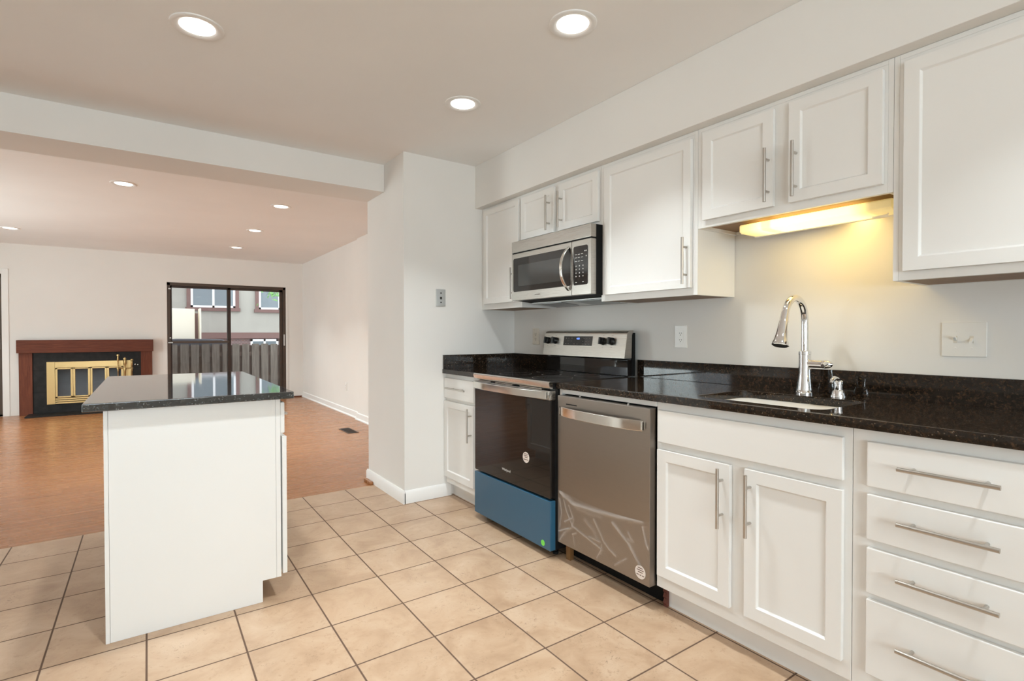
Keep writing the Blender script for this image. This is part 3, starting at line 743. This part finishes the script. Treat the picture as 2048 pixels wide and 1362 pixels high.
# ------------------------------------------------------------------ microwave
MY0, MY1 = -1.2795, -.5225
t = thing('microwave', (-.2, (MY0+MY1)/2, 1.389), 'stainless over-the-range microwave hung above the range', 'microwave')
MB().prism([(-.352, 1.392), (-.004, 1.357), (-.004, 1.7775), (-.352, 1.7775)], 'Y', MY0+.004, MY1-.004).build('body', M['blackmatte'], t, bevel=.002)
B(-.392, -.3525, MY0, MY1, 1.704, 1.777).build('vent_grille', M['steel'], t, bevel=.003)
B(-.388, -.3525, MY0+.003, MY1-.003, 1.697, 1.7035).build('grille_gap', M['blackmatte'], t)
XM = -.392
cpn = B(XM, -.3525, MY0, -1.1215, 1.391, 1.6965).build('control_panel', M['steel'], t, bevel=.003)
kp = MB().prism(rrect(-1.254, -1.137, 1.4455, 1.664, .012), 'X', XM-.0016, XM+.001).build('keypad', M['blackglass'], cpn)
mb = MB()
for r_, z in enumerate((1.618, 1.600, 1.580)):
    for y in (-1.158, -1.183, -1.209): mb.box(XM-.0021, XM-.0017, y-.008, y+.008, z-.0012, z+.0012)
for z in (1.553, 1.534, 1.514, 1.495):
    for y in (-1.160, -1.188, -1.217): mb.box(XM-.0021, XM-.0017, y-.0028, y+.0028, z-.003, z+.003)
for y in (-1.160, -1.217): mb.box(XM-.0021, XM-.0017, y-.006, y+.006, 1.460, 1.463)
for y, z in ((-1.232, 1.632), (-1.243, 1.632), (-1.243, 1.603)): mb.box(XM-.0021, XM-.0017, y-.003, y+.003, z-.003, z+.003)
mb.build('lettering', M['whiteink'], cpn)
dm = B(XM, -.3525, -1.1195, MY1, 1.391, 1.6965).build('door', M['steel'], t, bevel=.003)
gl_ = MB().prism(rrect(-1.1115, -.543, 1.447, 1.665, .014), 'X', XM-.0016, XM+.001).build('door_glass', M['mwglass'], dm)
B(XM-.0020, XM-.0017, -1.035, -.598, 1.481, 1.618).build('window', M['mwmesh'], dm)
text('FRIGIDAIRE', .0105, 'badge', M['greyink'], dm, (XM-.0006, -.800, 1.417), (0, -1, 0), (0, 0, 1))
mb = MB(); bm = mb.bm; rows = []
for i in range(25):
    s_ = i/24; z = 1.418 + (1.672-1.418)*s_; bow = (1-abs(2*s_-1)**2.4)
    x = XM-.004 - .052*bow; y = -1.098 + .012*bow
    rows.append([bm.verts.new(q) for q in ((x, y+.0105, z), (x, y-.0105, z), (x+.008, y-.0105, z), (x+.008, y+.0105, z))])
for A, C in zip(rows, rows[1:]):
    for i in range(4): bm.faces.new((A[i], A[(i+1) % 4], C[(i+1) % 4], C[i]))
bm.faces.new(rows[0]); bm.faces.new(rows[-1][::-1])
mb.build('handle', M['polsteel'], dm, bevel=.002)
mb = MB(); bm = mb.bm
v_ = [bm.verts.new(q) for q in ((-.25, MY0+.05, 1.3795), (-.25, MY1-.03, 1.3795), (-.05, MY1-.03, 1.3595), (-.05, MY0+.05, 1.3595), (-.25, MY0+.05, 1.3755), (-.25, MY1-.03, 1.3755), (-.05, MY1-.03, 1.3555), (-.05, MY0+.05, 1.3555))]
for f in ((0, 1, 2, 3), (7, 6, 5, 4), (0, 4, 5, 1), (1, 5, 6, 2), (2, 6, 7, 3), (3, 7, 4, 0)): bm.faces.new([v_[i] for i in f])
bp = mb.build('base_plate', M['greysteel'], t)
for a, b in ((-.84, -.60), (-1.20, -.96)):
    mb = MB(); bm = mb.bm
    def zz(x): return 1.3755 - (x+.25)/.20*.020
    v_ = [bm.verts.new((x, y, zz(x)-d_)) for d_ in (.0003, .003) for x, y in ((-.23, a), (-.23, b), (-.08, b), (-.08, a))]
    for f in ((0, 1, 2, 3), (7, 6, 5, 4), (0, 4, 5, 1), (1, 5, 6, 2), (2, 6, 7, 3), (3, 7, 4, 0)): bm.faces.new([v_[i] for i in f])
    mb.build('grease_filter', M['greyfilter'], bp)

# ------------------------------------------------------------------ under-cabinet lamp
t = thing('under_cabinet_light', (-.14, -2.325, 1.652), 'lit yellowish fluorescent strip light under the cabinet above the sink', 'light fixture')
B(-.080, -.060, -2.640, -2.030, 1.616, 1.6665).build('housing', M['plastic'], t, bevel=.002)
tb = MB().prism([(-.205, 1.625), (-.205, 1.652), (-.198, 1.6575), (-.0805, 1.6575), (-.0805, 1.619), (-.190, 1.619)], 'Y', -2.616, -2.035).build('diffuser', M['tube'], t, bevel=.002, loc=(0, 0, 0))
tb['label'] = 'glowing yellow diffuser'
area('lamp_of_under_cabinet_light', (-.175, -2.40, 1.611), (.25, -.1, -1), .05, .42, 1.2, (1.0, .68, .20))
B(-.15, -.08, -2.617, -2.613, 1.612, 1.618).build('switch', M['plastic'], t)
MB().tube([(-.13, -2.58, 1.6185), (-.13, -2.58, 1.612), (-.13, -2.53, 1.611)], .004, 8).build('rocker', M['plastic'], t)

# ------------------------------------------------------------------ recessed lights
def downlight(x, y, z, label, group, first, w):
    if first is None:
        t = thing('recessed_light', (x, y, z), label, 'ceiling light', group)
        mb = MB(); bm = mb.bm; n = 48; prof = [(.097, 0), (.0965, -.004), (.092, -.0065), (.080, -.0065), (.067, -.003), (.064, .0)]
        rings = [[bm.verts.new((x+r*math.cos(2*PI*i/n), y+r*math.sin(2*PI*i/n), z+h)) for i in range(n)] for r, h in prof]
        for A, C in zip(rings, rings[1:]):
            for i in range(n): bm.faces.new((A[i], A[(i+1) % n], C[(i+1) % n], C[i]))
        mb.build('trim_ring', M['trim'], t)
        MB().lathe([(.0635, -.0022), (.0635, -.0004)], (x, y, z), n=48).build('lens', M['lens'], t)
    else:
        t = copy_tree(first); t.location = (x, y, z); t['label'] = label; t['group'] = group
    area('lamp_of_recessed_light', (x, y, z-.012), (0, 0, -1),   .12, .12, w, LAMP if z < 2.44 else LAMP_LR, shape='DISK', spread=1.75)
    return t
G1, G2 = 'recessed lights in the kitchen ceiling', 'recessed lights in the living room ceiling'
f = downlight(-2.203, -.887, CE, 'round recessed kitchen light above the island', G1, None, KITCHEN_W)
downlight(-.962, -1.772, CE, 'round recessed kitchen light in front of the sink cabinets', G1, f, KITCHEN_W)
downlight(-.964, -.880, CE, 'round recessed kitchen light in front of the range and microwave', G1, f, KITCHEN_W)
downlight(-2.203, -1.772, CE, 'added round recessed kitchen light nearest the viewpoint, out of frame', G1, f, KITCHEN_W)  # extra unseen fitting, added to light the kitchen
downlight(-.962, -3.4, CE, 'added round recessed kitchen light beyond the drawers, out of frame', G1, f, KITCHEN_W)  # second extra fitting out of view, added for its light
for x, y, lb in ((-2.537, 2.245, 'largest lit recessed light of the living room, just behind the beam'),
                 (-1.254, 2.341, 'living room recessed light closest to beam end and wall block'),
                 (-1.263, 3.855, 'middle recessed light of the row of three leading to the glass door'),
                 (-1.272, 5.43, 'farthest recessed light, just in front of the glass door'),
                 (-3.744, 5.380, 'recessed living room light at the picture edge above the fireplace end')):
    downlight(x, y, CL, lb, G2, f, LIVING_W)

# ------------------------------------------------------------------ outlets and switches
def screw(mb, x, y, z, ax): mb.lathe([(.003, 0), (.0025, .001)], (x, y, z), ax, 10)
def outlet(y, z, label, m):
    t = thing('wall_outlet', (0, y, z), label, 'outlet')
    B(-.006, 0, y-.0395, y+.0395, z-.0605, z+.0605).build('cover_plate', m, t, bevel=.002)
    r = MB().prism(rrect(y-.0165, y+.0165, z-.034, z+.034, .004), 'X', -.0078, -.0055).build('receptacle', m, t)
    mb = MB()
    for dz in (.019, -.017):
        mb.box(-.0082, -.0077, y-.0075, y-.0052, z+dz-.004, z+dz+.004).box(-.0082, -.0077, y+.0045, y+.0068, z+dz-.0033, z+dz+.0033)
        mb.lathe([(.0026, 0), (.0026, .0005)], (-.0077, y, z+dz-.010), (-1, 0, 0), 10)
    mb.build('slots', M['slot'], r)
    for dz in (.048, -.048):
        mb = MB(); screw(mb, -.006, y, z+dz, (-1, 0, 0)); mb.build('screw', M['plastic'], t)
    return t
outlet(-1.572, 1.156, 'white double outlet on the wall between range and faucet', M['plastic'])
o_ = outlet(-.281, 1.152, 'ivory outlet beside the back corner of the range', M['ivory'])
outlet(4.27, .402, 'white outlet low on the living room wall', M['plastic'])
y, z = -2.7705, 1.1515
t = thing('light_switch', (0, y, z), 'white double toggle light switch plate below the largest wall cabinet', 'light switch')
B(-.006, 0, y-.0625, y+.0625, z-.061, z+.061).build('cover_plate', M['plastic'], t, bevel=.002)
for dy, up_ in ((.023, 1), (-.023, -1)):
    s_ = MB().box(-.0072, -.0055, y+dy-.0055, y+dy+.0055, z-.0125, z+.0125).build('switch_slot', M['ivory'], t, bevel=.0005)
    MB().prism([(-.007, z-.005), (-.007, z+.005), (-.021, z+up_*.010+.004), (-.021, z+up_*.010-.003)], 'Y', y+dy-.0042, y+dy+.0042).build('toggle', M['plastic'], s_, bevel=.0008)
for dy in (.023, -.023):
    for dz in (.030, -.030):
        mb = MB(); screw(mb, -.006, y+dy, z+dz, (-1, 0, 0)); mb.build('screw', M['plastic'], t)
x, z = -.651, 1.4315
t = thing('phone_jack', (x, 0, z), 'grey metal phone jack plate on the white wall block', 'phone jack')
B(x-.0375, x+.0375, -.007, 0, z-.0605, z+.0605).build('cover_plate', M['greysteel'], t, bevel=.002)
B(x-.008, x+.008, -.0085, -.0065, z-.012, z+.006).build('socket', M['slot'], t)
for dz in (.033, -.034): MB().lathe([(.0055, 0), (.0045, .004)], (x, -.007, z+dz), (0, -1, 0), 12).build('mounting_stud', M['slot'], t)
# floor register
t = thing('floor_vent', (-.395, 2.925, 0), 'dark metal floor register in the oak floor near the wall', 'floor vent')
MB().box(-.46, -.33, 2.74, 2.755, 0, .004).box(-.46, -.33, 3.095, 3.11, 0, .004).box(-.46, -.448, 2.755, 3.095, 0, .004).box(-.342, -.33, 2.755, 3.095, 0, .004).build('frame', M['bronze'], t)
mb = MB()
for i in range(16): mb.box(-.448, -.342, 2.765+i*.0208, 2.775+i*.0208, .0005, .0035)
mb.build('louvers', M['bronzedk'], t)

# ------------------------------------------------------------------ island
IX0, IX1, IY0, IY1 = -2.5776, -1.8507, -.9312, .580
t = thing('kitchen_island', (-2.2, -.18, 0), 'freestanding white kitchen island cabinet on the tile floor', 'kitchen island')
CF = -1.899
bd = MB().prism([(-2.505, .0), (-1.9748, .0), (-1.9748, .0937), (-1.919, .0937), (-1.919, .887), (-2.505, .887)], 'Y', -.8873, .545).build('body', M['cabin'], t, bevel=.0015)
B(-2.519, -2.5055, -.8885, .545, 0, .887).build('back_panel', M['cabin'], t, bevel=.001)
B(-1.9185, CF, -.8873, .545, .0937, .887).build('face_frame', M['cabin'], t, bevel=.001)
for i, (a, b) in enumerate(((-.886, -.415), (-.405, .065), (.075, .543))):
    dz = slab('drawer', -1.881, .0175, a, b, .732, .870, t, M['cabin'], 1); bar_h(.80, (a+b)/2-.107, (a+b)/2+.107, -1.881, dz, 1, .128)
    dz = shaker('door', -1.8735 if i == 0 else -1.879, .019, a, b, .104, .717, .05, t, M['cabin'], 1); bar_v(b-.03, .47, .69, -1.8735 if i == 0 else -1.879, dz, 1)
for z in (.035, .055, .085): pass
tag(B(IX0, IX1, IY0, IY1, .8880, .9193).build('island_top', M['granite2'], bevel=.0035), 'polished blue-black granite top resting on the white island', 'countertop')

# ------------------------------------------------------------------ fireplace
Y1, YFc = YF, 6.78
t = thing('fireplace_surround', (-3.1, 6.82, 0), 'dark mahogany fireplace mantel with black slate facing on the far wall', 'fireplace')
B(-3.909, -2.304, 6.72, Y1-.001, .899, 1.085).build('mantel', M['mahogany'], t, bevel=.003)
B(-3.893, -3.747, YFc, Y1-.001, 0, .899).build('leg', M['mahoganyv'], t, bevel=.003)
B(-2.468, -2.318, YFc, Y1-.001, 0, .899).build('leg', M['mahoganyv'], t, bevel=.003)
MB().box(-3.747, -3.52, 6.80, Y1-.001, 0, .899).box(-2.66, -2.468, 6.80, Y1-.001, 0, .899).box(-3.52, -2.66, 6.80, Y1-.001, .70, .899).box(-3.52, -2.66, 6.80, Y1-.001, 0, .18).build('slate_facing', M['slate'], t)
B(-3.52, -2.66, 6.845, 6.8545, .18, .70).build('firebox', M['blackmatte'], t)
tag(B(-3.79, -2.43, 6.435, 6.778, 0, .018).build('hearth', M['slate'], bevel=.002), 'flat black slate hearth on the oak floor before the fireplace', 'hearth')
t = thing('fireplace_screen', (-3.1, 6.79, .138), 'polished brass fireplace enclosure with four dark glass doors', 'fireplace screen')
xa, xb, za, zb = -3.593, -2.595, .138, .764
MB().box(xa, -3.500, 6.775, 6.7995, za, zb).box(-2.69, xb, 6.775, 6.7995, za, zb).box(-3.499, -2.691, 6.775, 6.7995, .672, zb-.002).build('frame', M['brass'], t, bevel=.003)
mb = MB()
for z in (.140, .170, .200): mb.box(-3.499, -2.691, 6.778, 6.7995, z, z+.024)
mb.build('louvers', M['brass'], t, bevel=.003)
wd_ = (-2.692+3.498)/4
for i in range(4):
    a = -3.498 + i*wd_ + .001; b = a + wd_ - .002
    dd_ = MB().box(a, a+.026, 6.772, 6.797, .230, .670).box(b-.026, b, 6.772, 6.797, .230, .670).box(a, b, 6.772, 6.797, .230, .252).box(a, b, 6.772, 6.797, .650, .670).build('door', M['brass'], t, bevel=.003)
    B(a+.024, b-.024, 6.782, 6.788, .25, .652).build('glass', M['hearthglass'], dd_)
# tools
TX, TY = -2.665, 6.56
t = thing('fireplace_tool_stand', (TX, TY, .018), 'brass stand holding the fireplace tools on the hearth', 'tool stand')
MB().lathe([(.064, 0), (.064, .012), (.055, .02), (.02, .028), (.012, .04)], (TX, TY, .0185), n=30).build('base', M['brass'], t)
MB().lathe([(.011, .03), (.011, .60), (.018, .61), (.011, .63), (.011, .68), (.02, .70), (.02, .74), (.010, .76), (.010, .775), (.004, .80)], (TX-.058+.058, TY, .0185), n=16).build('post', M['brass'], t)
mb = MB()
mb.tube([(TX-.064, TY, .648), (TX+.064, TY, .648)], .007, 10).tube([(TX, TY-.064, .648), (TX, TY+.064, .648)], .007, 10)
mb.build('hook_arms', M['brass'], t)
for dx, dy, h, lb in ((-.085, 0, .865, 'tallest brass-knobbed fireplace tool on the stand'), (.085, 0, .790, 'brass-knobbed fireplace tool on the stand arm beside the gas key'), (0, -.085, .812, 'brass-knobbed fireplace tool hanging at the front of the stand')):
    X_, Y_ = TX+dx, TY+dy
    tt = thing('fireplace_tool', (X_, Y_, .1), lb, 'fireplace tool')
    MB().lathe([(.006, .12), (.006, .60), (.012, .615), (.0075, .64), (.0075, h-.10), (.014, h-.085), (.010, h-.055), (.012, h-.04), (.007, h-.03), (.019, h-.026), (.019, h-.006), (.012, h)], (X_, Y_, 0), n=14).build('shaft', M['brass'], tt)
    B(X_-.019, X_+.019, Y_-.006, Y_+.006, .05, .125).build('head', M['brass'], tt, bevel=.004)
    MB().lathe([(.009, .640), (.0195, .642), (.0195, .654), (.009, .656)], (X_, Y_, 0), n=16).build('hanging_ring', M['brass'], tt)
tag(MB().lathe([(.010, 0), (.010, .006), (.006, .008), (.006, .07), (.008, .072), (.008, .076)], (-2.545, 6.7995, .690), (.55, -1, 0), 12).build('gas_key', M['chrome']), 'small chrome gas key sticking out of the slate facing', 'gas key')

# ------------------------------------------------------------------ outdoors
struct(B(-14, 10, YF+.15, 30, -.2, -.1).build('ground', M['paving']), 'patio and yard ground beyond the glass doors', 'ground')
t = thing('fence', (-2, 9, -.1), 'weathered brown board fence outside the glass sliding door', 'fence')
mb = MB(); r_ = random.Random(5); x = -8.5
while x < 3.2:
    w_ = .138 + r_.uniform(-.006, .006); mb.box(x, x+w_, 9.0, 9.02, -.098, .955 + r_.uniform(-.006, .006)); x += .185
mb.build('boards', M['fence'], t)
mb = MB(); x = -8.6
while x < 3.2: mb.box(x, x+.17, 9.045, 9.062, -.098, .93); x += .19
mb.build('back_boards', M['fencedk'], t)
mb = MB().box(-8.5, 3.2, 9.0205, 9.0445, .18, .27).box(-8.5, 3.2, 9.0205, 9.0445, .70, .79)
mb.build('rails', M['fencedk'], t)
# neighbouring house
HY = 18.0
t = thing('house', (0, HY, -.1), 'beige neighbouring house with brown trimmed white windows beyond the fence', 'house')
B(-11, 7.5, HY, HY+5, 1.217, 5.4).build('upper_wall', M['stucco'], t)
B(-11, 7.5, HY+.05, HY+5, -.1, 1.0).build('brick_base', M['brick'], t)
B(-11, 7.5, HY-.03, HY+5, 1.0, 1.2165).build('band', M['browntrim'], t)
B(-11.3, 7.8, HY-.4, HY+5.3, 5.4, 5.55).build('roof', M['browntrim'], t)
def hwin(x0, x1, z0, z1, trim=.12, sill=.12):
    f_ = MB().box(x0-trim, x0, HY-.06, HY, z0-sill, z1+trim).box(x1, x1+trim, HY-.06, HY, z0-sill, z1+trim).box(x0-trim-.04, x1+trim+.04, HY-.08, HY, z0-sill, z0).box(x0-trim, x1+trim, HY-.06, HY, z1, z1+trim).build('window_trim', M['browntrim'], t)
    xm = (x0+x1)/2
    MB().box(x0, x0+.07, HY-.04, HY, z0, z1).box(x1-.07, x1, HY-.04, HY, z0, z1).box(x0, x1, HY-.04, HY, z0, z0+.07).box(x0, x1, HY-.04, HY, z1-.07, z1).box(xm-.035, xm+.035, HY-.04, HY, z0, z1).build('window_frame', M['whiteframe'], f_)
    B(x0+.07, x1-.07, HY-.02, HY-.005, z0+.07, z1-.07).build('pane', M['farpane'], f_)
hwin(-1.133, .25, 2.105, 3.35); hwin(1.033, 2.45, 2.085, 3.35); hwin(-5.2, -3.8, 2.1, 3.35); hwin(4.3, 5.7, 2.1, 3.35)
def lwin(x0, x1, z0, z1):
    f_ = MB().box(x0, x0+.07, HY, HY+.05, z0, z1).box(x1-.07, x1, HY, HY+.05, z0, z1).box(x0, x1, HY, HY+.05, z1-.08, z1).box(x0, x1, HY, HY+.05, z0, z0+.06)
    n_ = 2
    for i in range(1, n_): xm = x0+(x1-x0)*i/n_; f_.box(xm-.035, xm+.035, HY, HY+.05, z0, z1)
    f_ = f_.build('basement_window', M['whiteframe'], t)
    B(x0+.07, x1-.07, HY+.02, HY+.045, z0+.06, z1-.08).build('pane', M['farpane'], f_)
lwin(.753, 1.70, .45, .973); lwin(1.75, 2.7, .45, .973)
# pale board leaning beyond the fence and the dark cover behind it
t = thing('pale_panel', (-1.8, 9.6, -.1), 'tall pale cream panels with a brown strip between, standing behind the fence', 'storage cabinet')
B(-1.96, -1.555, 9.5, 9.9, -.098, 1.70).build('body', M['paleboard'], t, bevel=.01)
B(-1.475, -1.445, 9.42, 9.80, -.098, 1.71).build('door', M['paleboard'], t, bevel=.006)
B(-1.555, -1.475, 9.86, 9.88, .3, 1.62).build('inner_panel', M['browntrim'], t)
tag(MB().prism([(-2.35, -.098), (-2.35, 1.04), (-1.9, 1.075), (-1.5, 1.07), (-1.1, 1.06), (-.98, 1.0), (-.98, -.098)], 'Y', 9.12, 9.40).build('covered_grill', M['darkcover'], bevel=.03), 'dark covered grill just behind the fence', 'grill')
t = thing('tree', (3.4, 14.5, -.1), 'leafy green tree whose branches hang before the neighbouring house window', 'tree')
MB().tube([(3.4, 14.5, -.1), (3.35, 14.5, 1.6), (3.2, 14.5, 2.6), (2.6, 14.45, 3.2), (1.6, 14.4, 3.1)], [.16, .13, .10, .06, .03], 10).tube([(3.2, 14.5, 2.6), (3.6, 14.6, 3.8)], [.09, .04], 8).build('trunk', M['bark'], t)
mb = MB(); r_ = random.Random(11)
for i in range(1500):
    if i < 420:
        c_ = Vector((r_.gauss(1.25, .32), r_.gauss(14.4, .2), r_.gauss(2.62, .22)))
        if c_.z < 2.05 + .5*abs(c_.x-1.25): continue
    else: c_ = Vector((r_.gauss(3.0, .9), r_.gauss(14.5, .5), r_.gauss(3.9, .5)))
    a = Vector((r_.uniform(-1, 1), r_.uniform(-1, 1), r_.uniform(-1, 1))).normalized(); b = a.orthogonal().normalized(); n_ = a.cross(b)
    s_ = r_.uniform(.04, .075)
    mb.bm.faces.new([mb.bm.verts.new(c_ + q) for q in (a*s_, b*s_*.45+n_*.006, -a*s_, -b*s_*.45+n_*.006)])
mb.build('leaves', M['leaf'], t)
